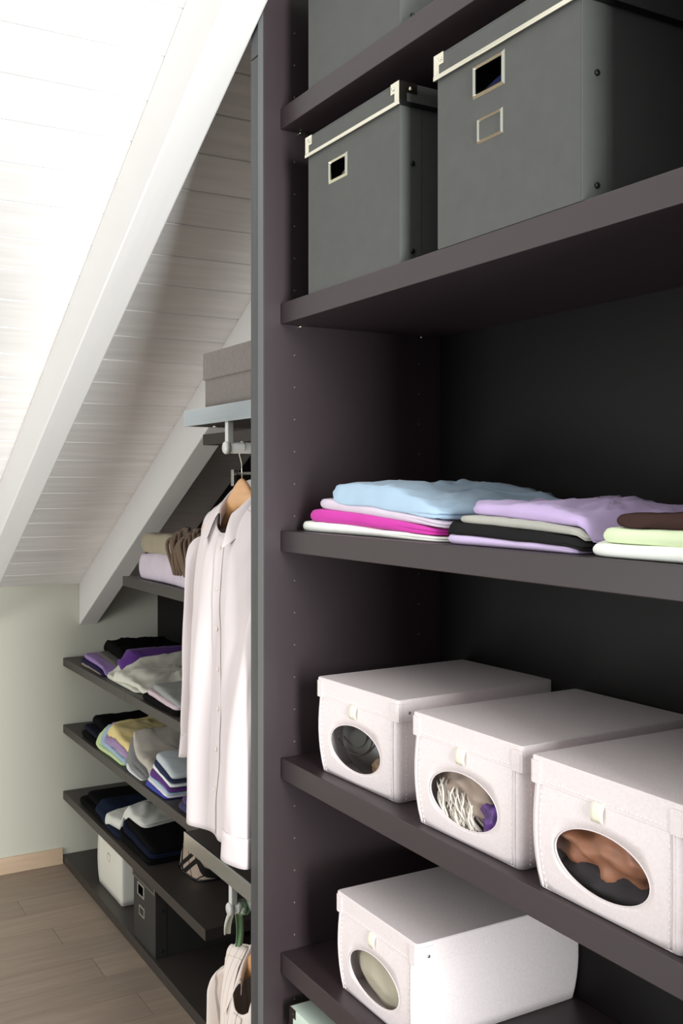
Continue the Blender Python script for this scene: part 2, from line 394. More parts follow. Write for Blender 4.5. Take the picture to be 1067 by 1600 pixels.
def pale_box(label, m, name='storage_box', W_=0.25, Dp=0.345, H=0.176, window=True, group=None, cat='box'):
    t = thing(name, label, cat, group=group)
    hx, hy = Dp / 2, W_ / 2
    def bul(x, yy, z):
        h = max(0, min(1, z / H)); b = math.sin(PI * h ** .9)
        return (x * (1 + .030 * b - .012 * (1 - h) ** 4), yy * (1 + .05 * b - .02 * (1 - h) ** 4), z)
    c = 0.012; r = .010
    # side sheet
    p = rr(hx, hy, r)                      # starts at +x,+y going ccw
    k = 0
    # reorder so that the path starts on the front at y=+(hy-c) and runs left side, back, right side, to y=-(hy-c)
    corner = [q for q in p]
    n = 6
    fl_, bl = corner[n:2 * n], corner[0:n]; fr, br = corner[2 * n:3 * n], corner[3 * n:4 * n]
    path = [(-hx, hy - c)] + fl_[::-1] + [(0, hy)] + bl[::-1] + [(hx, 0)] + br[::-1] + [(0, -hy)] + fr[::-1] + [(-hx, -hy + c)]
    nzr = 10; top = H - .004
    mb = MB(); mb.grid(lambda u, v: bul(path[round(u * (len(path) - 1))][0], path[round(u * (len(path) - 1))][1], .002 + v * (top - .002)), len(path), nzr)
    nb_ = len(mb.v); ring = [bul(q[0], q[1], .002) for q in path]
    mb.add(ring, [tuple(range(len(ring)))])
    body = link('body', mb, m, t, solid=.0022)
    # front panel with (or without) oval window
    zc, ea, eb = .066, .078, .041
    f = MB()
    if window:
        NA = 64
        def fp(u, v):
            a = 2 * PI * u
            ex, ez = ea * math.cos(a), zc + eb * math.sin(a)
            ca, sa = math.cos(a), math.sin(a)
            yl = hy - c; zt = top - zc; zb = zc - .002
            k1 = yl / abs(ca) if abs(ca) > 1e-6 else 1e9
            k2 = (zt / sa if sa > 0 else zb / -sa) if abs(sa) > 1e-6 else 1e9
            # stretch the angle so that rectangle corners are met
            rxx, rz_ = min(k1, k2) * ca, zc + min(k1, k2) * sa
            yy, z = ex + (rxx - ex) * v, ez + (rz_ - ez) * v
            return bul(-hx, yy, z)
        f.grid(fp, NA, 6, True, loop_u=True)
        # fill the four corner slivers
        yl = hy - c
    else:
        f.grid(lambda u, v: bul(-hx, (hy - c) * (1 - 2 * u), .002 + v * (top - .002)), 13, 10)
    link('front_panel', f, m, t, solid=.0022)
    # welt beside the corner seam
    for sg in (1, -1):
        pts = [tuple(Vector(bul(-hx - .0012, sg * (hy - c), .003 + k * (top - .006) / 11))) for k in range(12)]
        link('welt', MB().tube(pts, .0017, 8), m, t)
    if window:
        rim = [Vector(bul(-hx - .001, (ea - .0) * math.cos(2 * PI * k / 48), zc + eb * math.sin(2 * PI * k / 48))) for k in range(49)]
        link('window_rim', MB().tube(rim, .0007, 8, cap=False), m, t)
        pn = MB(); q = [bul(-hx + .002, (ea + .004) * math.cos(2 * PI * k / 48), zc + (eb + .004) * math.sin(2 * PI * k / 48)) for k in range(48)]
        pn.add(q + [bul(-hx + .002, 0, zc)], [(k, (k + 1) % 48, 48) for k in range(48)], True)
        link('window_film', pn, M['film'], t)
    # lid
    lh = .036; lx, ly = hx + .004, hy + .0065
    ld = MB(); pp = rr(lx, ly, .006); n_ = len(pp)
    rings = [(0, -lh), (0, -.0015), (.0015, 0), (.05, .0005), (.1, .001)]
    vs = []
    for ins, z in rings:
        for x, yy in pp:
            bow = (.0015 if z < -.03 else 0)
            vs.append((x * (1 - ins / lx) * (1 + bow), yy * (1 - ins / ly) * (1 + bow), H + z))
    fs = [(j * n_ + i, j * n_ + (i + 1) % n_, (j + 1) * n_ + (i + 1) % n_, (j + 1) * n_ + i) for j in range(len(rings) - 1) for i in range(n_)]
    fs.append(tuple(range((len(rings) - 1) * n_, len(rings) * n_)))
    ld.add(vs, fs, False)
    lid = link('lid', ld, m, t, solid=.0018, off=-1, bevel=.0006)
    for sg in (1, -1):
        w = MB(); o_ = .0010
        path2 = [(-lx - o_, sg * (ly - .020)), (-lx - o_, sg * (ly - .005)), (-lx + .001, sg * (ly - .0012 + o_)), (-lx + .005, sg * (ly + o_)), (-lx + .032, sg * (ly + o_))]
        w.grid(lambda u, v: (path2[round(u * 4)][0], path2[round(u * 4)][1], H - lh - .0005 + v * (lh - .006)), 5, 2, False)
        link('corner_tab', w, m, lid, solid=.0014)
        link('rivet', MB().disc((-lx + .022, sg * (ly + .0015), H - lh * .62), (0, sg, 0), .0026, .0016), M['steel'], lid)
    # stitching
    st = MB()
    def dash(a, b, nrm):
        a, b = Vector(a), Vector(b); L_ = (b - a).length; d = (b - a) / L_; k = 0.0
        nrm = Vector(nrm)
        while k < L_ - .003:
            st.tube([a + d * k + nrm, a + d * min(k + .0045, L_) + nrm], .00045, 5); k += .0075
    for sg in (1, -1):
        pv = [Vector(bul(-hx - .0014, sg * (hy - c - .007), .004 + k * (H - lh - .006) / 8)) for k in range(9)]
        for a, b in zip(pv, pv[1:]): dash(a, b, (0, 0, 0))
        ps = [Vector(bul(-hx + .016, sg * (hy + .0014), .004 + k * (H - lh - .006) / 8)) for k in range(9)]
        for a, b in zip(ps, ps[1:]): dash(a, b, (0, 0, 0))
        dash((-lx + .035, sg * (ly + .0006), H - lh + .008), (lx - .01, sg * (ly + .0006), H - lh + .008), (0, 0, 0))
    dash((-lx - .0006, ly - .022, H - lh + .006), (-lx - .0006, -ly + .022, H - lh + .006), (0, 0, 0))
    link('stitching', st, M['stitch'], t, kind='stuff')
    if window:
        tb = MB(); tb.grid(lambda u, v: (-lx - .0005 - .004 * math.sin(PI * v * .8), .004 + .0105 * (1 - 2 * u), H - lh + .004 - v * .024), 5, 6)
        link('pull_tab', tb, M['ribbon'], t, solid=.0016)
    else:
        fr_ = MB()
        frame(fr_, bul(-hx, 0, H * .60)[0], 0, H * .62, .018, .017, .003, .002)
        link('label_holder', fr_, M['steel'], t)
    return t

def frame(mb, x, yc, zc, hw_, hh, b, proud):
    """picture-frame like metal rim on a face that looks to -x"""
    o = [(yc - hw_, zc - hh), (yc + hw_, zc - hh), (yc + hw_, zc + hh), (yc - hw_, zc + hh)]
    i_ = [(yc - hw_ + b, zc - hh + b), (yc + hw_ - b, zc - hh + b), (yc + hw_ - b, zc + hh - b), (yc - hw_ + b, zc + hh - b)]
    md = [((a[0] * .45 + c[0] * .55), (a[1] * .45 + c[1] * .55)) for a, c in zip(o, i_)]
    vs = [(x, a, z) for a, z in o] + [(x - proud, a, z) for a, z in md] + [(x - proud * .2, a, z) for a, z in i_] + [(x + .0015, a, z) for a, z in i_] 
    fs = []
    for r0 in range(3):
        for k in range(4):
            fs.append((r0 * 4 + k, r0 * 4 + (k + 1) % 4, r0 * 4 + 4 + (k + 1) % 4, r0 * 4 + 4 + k))
    mb.add(vs, fs)

def card_box(label, m, metal, windows, group=None, W_=0.31, Dp=0.372, H=0.293):
    """windows: list of (yc, zc, halfwidth, halfheight, cut) on the front; cut makes a real hole"""
    t = thing('lidded_box', label, 'box', group=group)
    hx, hy = Dp / 2, W_ / 2
    top = H - .006; tk = .003
    b = MB()
    b.box(hx - tk, hx, -hy, hy, 0, top)                       # back
    b.box(-hx + tk, hx - tk, hy - tk, hy, 0, top); b.box(-hx + tk, hx - tk, -hy, -hy + tk, 0, top)
    b.box(-hx + tk, hx - tk, -hy + tk, hy - tk, 0, tk)
    link('body', b, m, t, bevel=.0008)
    cuts = [w for w in windows if w[4]]
    f = MB()
    if cuts:
        yc, zc, a, h = cuts[0][:4]
        ys = [-hy, yc - a + .003, yc + a - .003, hy]; zs = [0, zc - h + .003, zc + h - .003, top]
        for i in range(3):
            for j in range(3):
                if (i, j) != (1, 1): f.add([(-hx, ys[i], zs[j]), (-hx, ys[i + 1], zs[j]), (-hx, ys[i + 1], zs[j + 1]), (-hx, ys[i], zs[j + 1])], [(0, 3, 2, 1)])
    else:
        f.add([(-hx, -hy, 0), (-hx, hy, 0), (-hx, hy, top), (-hx, -hy, top)], [(0, 3, 2, 1)])
    link('front_panel', f, m, t, solid=tk, off=-1, weld=True)
    for yc, zc, a, h, cut in windows:
        q = MB(); frame(q, -hx, yc, zc, a, h, .0062 if cut else .0048, .0032 if cut else .0026)
        link('window_frame' if cut else 'label_holder', q, metal, t)
    for sg in (1, -1):
        es = link('edge_strip', MB().box(-hx - .0004, -hx + .042, *sorted((sg * (hy - .0002), sg * (hy + .0012))), 0.001, H - .03), m, t, bevel=.0005)
        for zz in (.022, .165):
            link('rivet', MB().disc((-hx + .024, sg * (hy + .0012), zz), (0, sg, 0), .0042, .0032), M['rivet'], es)
    lh = .036; lx, ly = hx + .0035, hy + .0045
    l = MB(); l.box(-lx, lx, -ly, ly, H - .003, H)
    l.box(-lx, -lx + .003, -ly, ly, H - lh, H - .003); l.box(lx - .003, lx, -ly, ly, H - lh, H - .003)
    l.box(-lx + .003, lx - .003, ly - .003, ly, H - lh, H - .003); l.box(-lx + .003, lx - .003, -ly, -ly + .003, H - lh, H - .003)
    lid = link('lid', l, m, t, bevel=.0006)
    e = MB(); zt, zb = H - lh + .0055, H - lh - .0015
    e.box(-lx - .0022, -lx + .001, -ly - .0018, ly + .0018, zb, zt)
    link('lid_edge', e, metal, lid, bevel=.0008)
    for sg in (1, -1):
        e2 = MB().box(-lx + .001, lx, *sorted((sg * (ly - .001), sg * (ly + .0018))), zb, zt)
        link('lid_side_edge', e2, M['rivet'] if metal is M['chrome'] else metal, lid, bevel=.0006)
    for sg in (1, -1):
        c = MB(); o_ = .0012
        c.box(-lx - o_, -lx, *sorted((sg * ly, sg * (ly - .024))), H - .0165, H + .0008)
        c.box(-lx - o_, -lx, *sorted((sg * ly, sg * (ly - .0125))), H - lh + .0045, H - .0165)
        c.box(-lx - o_, -lx + .034, *sorted((sg * ly, sg * (ly + o_))), H - .0165, H + .0008)
        c.box(-lx - o_, -lx + .014, *sorted((sg * ly, sg * (ly + o_))), H - lh + .0045, H - .0165)
        co = link('corner_bracket', c, metal, lid)
        link('bracket_rivet', MB().disc((-lx - o_, sg * (ly - .016), H - .0085), (-1, 0, 0), .0034, .0022), metal, lid)
        link('bracket_rivet', MB().disc((-lx + .022, sg * (ly + o_), H - .0085), (0, sg, 0), .0034, .0022), metal, lid)
    return t

def place(t, x, y, z, rz=0):
    t.location = (x, y, z); t.rotation_euler = (0, 0, rz); return t
GD = 'dark lidded boxes on the upper shelves'
w_one = [(.045, .208, .033, .021, True)]
XB_ = .9085 + .372 / 2
place(card_box('charcoal lidded box standing alone on the topmost shelf', M['card'], M['chrome'], w_one, GD), XB_, 1.541, LV['A'])
place(card_box('charcoal lidded box beside the cabinet side, with one chrome framed window', M['card'], M['chrome'], w_one, GD), XB_, 1.541, LV['B'])
w_two = [(.033, .223, .036, .024, True), (.03, .150, .029, .018, False)]
place(card_box('large charcoal lidded box at right with chrome window above a label holder', M['card'], M['chrome'], w_two, GD), XB_ - .003, 1.119, LV['B'])
place(card_box('mint green lidded box with dark metal corners on the lowest visible shelf', M['mint'], M['darkmetal'], [(.0, .15, .029, .018, False)]), XB_ + .004, 1.615, LV['F'])
bb = place(card_box('black lidded box with two metal holders on the bottom left shelf', M['cardblack'], M['steel'], [(.04, .19, .036, .024, True), (.03, .115, .029, .018, False)], W_=.235, Dp=.33, H=.262), 1.25 + .165, 3.607, L4)

DARKB = D.objects['lidded_box.002']
GP = 'pale pink boxes with oval windows'
b1 = place(pale_box('pale pink box with black contents, farthest left on its shelf', M['pale'], group=GP), .939 + .1725, 1.578, LV['D'], math.radians(2.5))
b2 = dup(b1, (.926 + .1725, 1.236, LV['D']), math.radians(1), 'pale pink box showing a fringed scarf through its oval window')
b3 = dup(b1, (.916 + .1725, .937, LV['D']), 0, 'pale pink box showing brown clothes, nearest at right')
b4 = dup(b1, (.940 + .1725, 1.508, LV['E']), 0, 'pale pink box standing alone on the shelf below, cream cloth inside')
wb = place(pale_box('off white box with small label holder on the bottom left shelf', M['white'], name='file_box', W_=.31, Dp=.32, H=.245, window=False), 1.286 + .16, 4.137, L4)

# grey felt box on the aluminium edged shelf
fb = thing('felt_box', 'grey brown felt box with lid on the aluminium edged shelf', 'box', (.93 + .17, 2.08, ZU))
link('body', MB().box(-.166, .166, -.186, .186, 0, .125), M['felt'], fb, bevel=.003)
link('lid', MB().box(-.17, .17, -.19, .19, .070, .134), M['felt'], fb, bevel=.003)
# ------------------------------------------------------------------ folded textiles, draped on a height field
def blur(a, r):
    for _ in range(2):
        for ax in (0, 1):
            p = np.pad(a, [(r, r) if k == ax else (0, 0) for k in (0, 1)], mode='edge')
            a = sum(np.take(p, range(k, k + a.shape[ax]), axis=ax) for k in range(2 * r + 1)) / (2 * r + 1)
    return a

class Pile:
    def __init__(s, x0, x1, y0, y1, z, res=.007):
        s.x0, s.y0, s.res, s.z = x0, y0, res, z
        s.nx, s.ny = int((x1 - x0) / res) + 2, int((y1 - y0) / res) + 2
        s.H = np.full((s.nx, s.ny), z)
        s.X, s.Y = np.meshgrid(x0 + res * np.arange(s.nx), y0 + res * np.arange(s.ny), indexing='ij')
    def sample(s, A, x, y):
        fx = min(max((x - s.x0) / s.res, 0), s.nx - 1.001); fy = min(max((y - s.y0) / s.res, 0), s.ny - 1.001)
        i, j = int(fx), int(fy); a, b = fx - i, fy - j
        return A[i, j] * (1 - a) * (1 - b) + A[i + 1, j] * a * (1 - b) + A[i, j + 1] * (1 - a) * b + A[i + 1, j + 1] * a * b

SEED = [0]
def folded(pile, name, label, cat, cx, cy, lx, ly, thick, rgb, rot=0, tap=0.25, group=None, wr=.0022, lobes=2, weave=900, soft=2, tapx=0.0, irr=.022, m=None, drop=None, arch=.22):
    """a folded garment: fold to the front and left, its layers open at the near end; it drapes over what lies below"""
    SEED[0] += 1; sd = SEED[0] * 7.13
    hx, hy = lx / 2, ly / 2
    cr, sr = math.cos(rot), math.sin(rot)
    pe = 16.0
    if drop is None: drop = .05 if wr >= .005 else .012
    Rn = lambda a: (1 + irr * nz(1.3 * math.cos(a) + sd, 1.3 * math.sin(a), sd) + irr * .4 * nz(4 * math.cos(a) + sd, 4 * math.sin(a), 3 + sd))
    def outline(a):
        c, s_ = math.cos(a), math.sin(a)
        r = 1 / ((abs(c / hx) ** pe + abs(s_ / hy) ** pe) ** (1 / pe))
        return r * Rn(a)
    Hs = np.maximum(blur(pile.H, soft), pile.H)
    U0 = (pile.X - cx) * cr + (pile.Y - cy) * sr; V0 = -(pile.X - cx) * sr + (pile.Y - cy) * cr
    sup = np.percentile(Hs[(abs(U0) < hx) & (abs(V0) < hy)], 50)
    Hs = np.maximum(Hs, sup - drop)
    def T(px, py):                       # px, py in -1..1
        return thick * max(.25, 1 + tap * py - tapx * px) * (1 + arch * .4 - arch * py * py)
    N_ = 76
    # angles concentrated along the rectangle outline
    angs = []
    for k in range(N_):
        q = k / N_ * 4; sdn = int(q); f = q - sdn
        pt = [(-1 + 2 * f, -1), (1, -1 + 2 * f), (1 - 2 * f, 1), (-1, 1 - 2 * f)][sdn]
        angs.append(math.atan2(pt[1] * hy, pt[0] * hx))
    e = min(thick * .5, .02)
    one = lambda h: 1 - math.sqrt(max(0, 1 - (2 * h - 1) ** 2))
    def multi(h):
        if h >= 1: return 1.0
        return one((h * lobes) % 1.0)
    prof = [(.35, 0), (.75, 0)] + [(None, h) for h in (0, .06, .16, .28, .40, .47, .5, .53, .60, .72, .84, .94, 1.0)] + [(.94, 1), (.86, 1), (.76, 1), (.64, 1), (.50, 1), (.35, 1), (.18, 1)]
    vs = []
    for rf, h in prof:
        for a in angs:
            R = outline(a); lxp, lyp = math.cos(a), math.sin(a)
            # open edge: near end (-y) and back; fold: front (-x) and far end (+y)
            openness = max(0, min(1, .5 + 2.2 * (-lyp) - 1.2 * max(0, -lxp) * 1.6 ))
            if rf is None:
                ins = e * ((1 - openness) * one(h) + openness * (multi(h) * .5 + .12 * (1 - h)))
                r = R - ins
            else:
                r = (R - e * (1 - openness * .45)) * rf
            u, v = r * lxp, r * lyp
            px, py = u / hx, v / hy
            wx, wy = cx + u * cr - v * sr, cy + u * sr + v * cr
            B = pile.sample(Hs, wx, wy) + .0006
            t = T(px, py)
            z = B + h * t
            if h >= .9:
                fade = min(1, (1 - max(abs(px), abs(py))) * 6 + .25)
                rg = 1 - abs(nz(wx * 9 + wy * 26 + 3 * nz(wx * 8, wy * 8, sd), wx * 10 - wy * 6 + sd, sd + 5)) * 2.6
                z += (h * wr * fade) * (1.1 * nz(wx * 16 + sd, wy * 9, sd) + .75 * max(0, rg) + .6 * nz(wx * 60 + wy * 40, wy * 50 + sd, sd))
            vs.append((wx - cx, wy - cy, z - pile.z))
    nr = len(prof)
    fs = [(j * N_ + k, j * N_ + (k + 1) % N_, (j + 1) * N_ + (k + 1) % N_, (j + 1) * N_ + k) for j in range(nr - 1) for k in range(N_)]
    fs += [tuple(range(N_ - 1, -1, -1)), tuple(range((nr - 1) * N_, nr * N_))]
    mb = MB().add(vs, fs, True)
    o = link(name, mb, m or fabric(rgb, weave), loc=(cx, cy, pile.z))
    tag(o, label, cat, group)
    dx, dy = pile.X - cx, pile.Y - cy
    U = dx * cr + dy * sr; V = -dx * sr + dy * cr
    A_ = np.arctan2(V, U); Rr = np.vectorize(outline)(A_)
    ins = np.hypot(U, V) <= Rr
    th = thick * np.maximum(.25, 1 + tap * V / hy - tapx * U / hx)
    pile.H = np.where(ins, np.maximum(pile.H, Hs + th + .001), pile.H)
    return o

# ---- shelf C of the main cabinet
GC = 'folded tops on the middle cabinet shelf'
p = Pile(.90, 1.29, .60, 1.81, LV['C'])
F = lambda n, l, c, y0, y1, t, rgb, **k: folded(p, n, l, c, k.pop('x', .932) + k.get('lx', .30) / 2, (y0 + y1) / 2, k.pop('lx', .30), y1 - y0, t * (.64 if y0 > 1.2 else .61 if y0 > .8 else .62), rgb, group=k.pop('group', GC), **k)
F('folded_sweater', 'white folded sweater at the bottom of the left pile on the middle shelf', 'sweater', 1.30, 1.790, .022, (240, 240, 232), tap=.45)
F('folded_sweater', 'magenta pink folded sweater in the left pile on the middle shelf', 'sweater', 1.32, 1.757, .031, (206, 54, 164), x=.934, tap=.35, arch=.5)
F('folded_sweater', 'pale mauve folded sweater between the magenta and the light blue ones', 'sweater', 1.30, 1.720, .026, (214, 200, 214), x=.936, tap=.35, arch=.45)
F('folded_sweater', 'light blue folded sweater on top of the left pile', 'sweater', 1.31, 1.672, .044, (170, 194, 214), x=.937, lx=.335, tap=.1, wr=.0085, arch=.75)
F('folded_sweater', 'lilac folded sweater at the bottom of the second pile on the middle shelf', 'sweater', .992, 1.288, .020, (204, 184, 218), x=.925, tap=.18)
F('folded_sweater', 'black folded sweater in the second pile, with a white edge showing', 'sweater', .985, 1.290, .024, (34, 33, 33), x=.925, tap=.25)
F('folded_sweater', 'heather grey folded sweater between the black and the upper lilac ones', 'sweater', .985, 1.262, .018, (176, 174, 164), x=.930, tap=.1, arch=.5)
F('folded_sweater', 'upper lilac folded sweater on top of the second pile', 'sweater', .98, 1.245, .030, (196, 174, 214), x=.938, lx=.34, tap=.15, wr=.008, arch=.6)
F('folded_sweater', 'cream white folded sweater under the pale lime one at right', 'sweater', .60, .972, .026, (246, 248, 238), x=.918, tap=.05)
F('folded_sweater', 'pale lime green folded sweater in the right pile', 'sweater', .60, .958, .030, (228, 242, 200), x=.922, tap=.05)
F('folded_sweater', 'dark brown folded sweater on top of the right pile', 'sweater', .60, .938, .030, (66, 48, 44), x=.925, tap=-.1)

# ---- low unit, upper shelf: blankets
p = Pile(1.24, 1.69, 2.5, 3.82, LU)
GB = 'blankets on the short upper shelf under the slope'
folded(p, 'folded_blanket', 'lilac padded blanket under the wool one on the short upper shelf', 'blanket', 1.258 + .17, 3.44, .34, .58, .094, (206, 194, 204), group=GB, wr=.004, lobes=1, tap=.05)
folded(p, 'folded_blanket', 'beige wool blanket on top of the lilac padded one', 'blanket', 1.264 + .17, 3.45, .34, .54, .070, (158, 148, 126), group=GB, wr=.005, weave=300, tap=.0)
def fringe_cloth():
    mb = MB(); random.seed(9)
    for k in range(46):
        y = 3.35 - .23 * (k % 12) / 12 + random.uniform(-.012, .012); x = 1.262 + .014 * (k // 12) + random.uniform(-.006, .006)
        z = LU + .13 + .012 * (k // 12)
        pts = []
        for q in range(9):
            w = q / 8
            pts.append((x - .018 * math.sin(PI * w) - .004 * w, y + .012 * math.sin(5 * w + k) - .02 * w, z + .035 * math.cos(w * 1.6) - .085 * w * w))
        mb.tube(pts, .0065, 6)
    return mb
fc = link('knitted_shawl', fringe_cloth(), fabric((112, 94, 78), 400)); tag(fc, 'brown ropy knitted shawl tucked beside the beige wool blanket', 'shawl')

# ---- low unit shelf 1
GL = 'folded clothes on the first low shelf'
def mk(x0, z): return Pile(1.24, 1.69, 3.0, 4.66, z)
def G(n, l, c, y0, y1, t, rgb, x=1.255, lx=.36, **k):
    return folded(p, n, l, c, x + lx / 2, (y0 + y1) / 2, lx, y1 - y0, t * .72, rgb, **k)
p = mk(0, L1)
G('folded_shirt', 'taupe top at the bottom of the pile against the knee wall', 'shirt', 4.17, 4.47, .018, (134, 122, 112), group=GL)
G('folded_shirt', 'navy top above the taupe one against the knee wall', 'shirt', 4.14, 4.49, .018, (38, 34, 64), group=GL)
G('folded_shirt', 'soft purple top showing under black clothes on the first low shelf', 'shirt', 4.12, 4.46, .020, (150, 120, 180), x=1.265, group=GL, wr=.005)
G('folded_shirt', 'dark grey top squeezed under the black pile on the first low shelf', 'shirt', 4.06, 4.40, .018, (92, 88, 82), x=1.31, lx=.34, group=GL)
G('folded_trousers', 'black folded trousers on top of the pile against the knee wall', 'trousers', 4.0, 4.44, .055, (9, 9, 10), x=1.34, lx=.33, group=GL, wr=.007)
G('folded_shirt', 'off white lace edged top under the cream one on the first low shelf', 'shirt', 3.74, 4.12, .022, (210, 208, 194), x=1.26, group=GL, wr=.005)
G('folded_shirt', 'deep purple top peeking out behind the cream ones', 'shirt', 3.80, 4.14, .020, (92, 50, 130), x=1.31, lx=.36, group=GL)
G('folded_shirt', 'cream crumpled top on the first low shelf, topmost in the middle pile', 'shirt', 3.70, 4.02, .032, (216, 214, 200), x=1.262, lx=.40, group=GL, wr=.009, tap=.3, rot=.12)
G('folded_shirt', 'black top at the bottom of the pile beside the shirt, first low shelf', 'shirt', 3.30, 3.66, .024, (13, 12, 13), x=1.252, group=GL)
G('folded_shirt', 'dusty pink top under the grey one on the first low shelf', 'shirt', 3.32, 3.62, .024, (204, 184, 190), x=1.258, group=GL, wr=.004)
G('folded_shirt', 'mid grey top on the dusty pink one', 'shirt', 3.30, 3.59, .026, (150, 152, 148), x=1.268, group=GL, wr=.004)
G('folded_shirt', 'navy top nearest the hanging shirt on the first low shelf', 'shirt', 3.03, 3.25, .045, (40, 36, 60), x=1.26, group=GL)
# ---- shelf 2
GL2 = 'folded clothes on the second low shelf'
p = mk(0, L2)
G('folded_sweater', 'black sweater at the bottom against the knee wall on the second low shelf', 'sweater', 4.20, 4.46, .03, (9, 9, 10), group=GL2)
G('folded_sweater', 'midnight navy sweater in the dark pile on the second low shelf', 'sweater', 4.18, 4.45, .028, (26, 26, 40), x=1.262, group=GL2)
G('folded_sweater', 'thick black sweater topping the dark pile on the second low shelf', 'sweater', 4.14, 4.43, .045, (9, 9, 10), x=1.29, lx=.36, group=GL2, wr=.004)
G('folded_sweater', 'lime green sweater at the bottom of the pastel pile', 'sweater', 3.87, 4.235, .020, (196, 214, 160), x=1.25, group=GL2)
G('folded_sweater', 'powder blue sweater above the lime green one', 'sweater', 3.86, 4.20, .022, (160, 182, 204), x=1.258, group=GL2)
G('folded_sweater', 'dusty rose sweater in the pastel pile under the mauve one', 'sweater', 3.80, 4.10, .018, (186, 160, 178), x=1.268, group=GL2)
G('folded_sweater', 'mauve sweater under the yellow one', 'sweater', 3.80, 4.16, .024, (158, 134, 174), x=1.262, group=GL2)
G('folded_sweater', 'butter yellow crumpled sweater on top of the pastel pile', 'sweater', 3.78, 4.14, .046, (224, 204, 140), x=1.268, lx=.37, group=GL2, wr=.007)
G('folded_sweater', 'white sweater at the bottom of the grey pile on the second low shelf', 'sweater', 3.64, 3.83, .012, (214, 216, 216), x=1.25, group=GL2)
G('folded_sweater', 'ash grey sweater just above the white one in the grey pile', 'sweater', 3.63, 3.85, .022, (128, 128, 126), x=1.252, group=GL2)
G('folded_sweater', 'slate grey sweater in the middle of the grey pile', 'sweater', 3.62, 3.83, .022, (112, 112, 112), x=1.262, group=GL2)
G('folded_sweater', 'stone beige sweater on top of the grey pile', 'sweater', 3.60, 3.82, .034, (184, 176, 164), x=1.272, lx=.37, group=GL2, wr=.008, drop=.02)
cols = [('royal blue sweater at the bottom of the striped looking pile', (54, 62, 158), .018), ('white sweater on the royal blue one', (214, 210, 212), .018),
        ('sky blue sweater in the pile beside the shirt, second low shelf', (170, 194, 214), .012), ('violet sweater in the pile beside the shirt', (86, 44, 116), .024),
        ('white sweater on the violet one', (226, 228, 228), .024), ('dark blue sweater right under the silver grey one', (48, 52, 76), .016)]
for k, (l, c, t) in enumerate(cols):
    G('folded_sweater', l, 'sweater', 3.385 - .004 * k, 3.60 - .008 * k, t, c, x=1.247 + .003 * k, group=GL2, wr=.001)
G('folded_sweater', 'silver grey sweater on top of the pile beside the shirt', 'sweater', 3.37, 3.545, .036, (186, 194, 196), x=1.268, group=GL2)
G('folded_sweater', 'indigo sweater nearest the shirt hem, lower of two', 'sweater', 3.06, 3.28, .030, (44, 42, 84), x=1.25, group=GL2)
G('folded_sweater', 'aubergine sweater nearest the shirt hem, upper of two', 'sweater', 3.06, 3.26, .028, (62, 44, 88), x=1.256, group=GL2)
# ---- shelf 3
GL3 = 'folded trousers on the third low shelf'
p = mk(0, L3)
G('folded_trousers', 'black trousers at the bottom against the knee wall on the third low shelf', 'trousers', 4.12, 4.50, .03, (9, 9, 10), group=GL3)
G('folded_trousers', 'black trousers on top against the knee wall on the third low shelf', 'trousers', 4.14, 4.46, .032, (9, 9, 10), x=1.28, group=GL3)
G('folded_trousers', 'dark denim jeans under the pale grey top', 'jeans', 3.92, 4.26, .035, (24, 32, 50), x=1.252, group=GL3)
for k in range(3):
    G('folded_trousers', ['black folded jeans at the bottom of the near dark pile', 'navy black jeans in the middle of the near dark pile', 'black jeans on top of the near dark pile, by the checked bag'][k], 'jeans', 3.60, 3.95 - .015 * k, .034, [(9, 9, 10), (18, 24, 40), (9, 9, 10)][k], x=1.258 + .01 * k, group=GL3)

G('folded_shirt', 'pale grey white top thrown on the dark trousers of the third low shelf', 'shirt', 3.80, 4.13, .045, (208, 208, 200), x=1.268, lx=.38, wr=.009, lobes=2, rot=.18, tap=.3)

# ---- checked bag
bag = thing('checked_bag', 'beige and black checked cloth bag on the third low shelf', 'bag', (1.448, 3.47, L3))
def bagf(u, v):
    a = 2 * PI * u; c, s_ = math.cos(a), math.sin(a)
    w = .112 * (1 - .16 * v ** 2) * (1 + .02 * nz(3 * c, 3 * s_, v * 3)); d = .090 * (1 - .6 * v ** 1.5) * (1 + .05 * nz(2 * c, 2 * s_, v * 4 + 9)) + .004
    q = 3.5
    r = 1 / ((abs(c) ** q + abs(s_) ** q) ** (1 / q))
    return (r * c * d, r * s_ * w, v * .20)
mb = MB().grid(bagf, 48, 14, True, loop_u=True); mb.add([bagf(k / 48, 0) for k in range(48)], [tuple(range(47, -1, -1))]); mb.add([bagf(k / 48, 1) for k in range(48)], [tuple(range(48))])
link('bag_body', mb, M['plaid'], bag)
link('handle', MB().tube([(-.015, -.0 + .07 * math.cos(PI * k / 12), .195 + .04 * math.sin(PI * k / 12)) for k in range(13)], .006, 8), M['rivet'], bag)
link('piping', MB().tube([Vector(bagf(k / 48, .02)) for k in range(49)], .004, 6, cap=False), M['rivet'], bag)

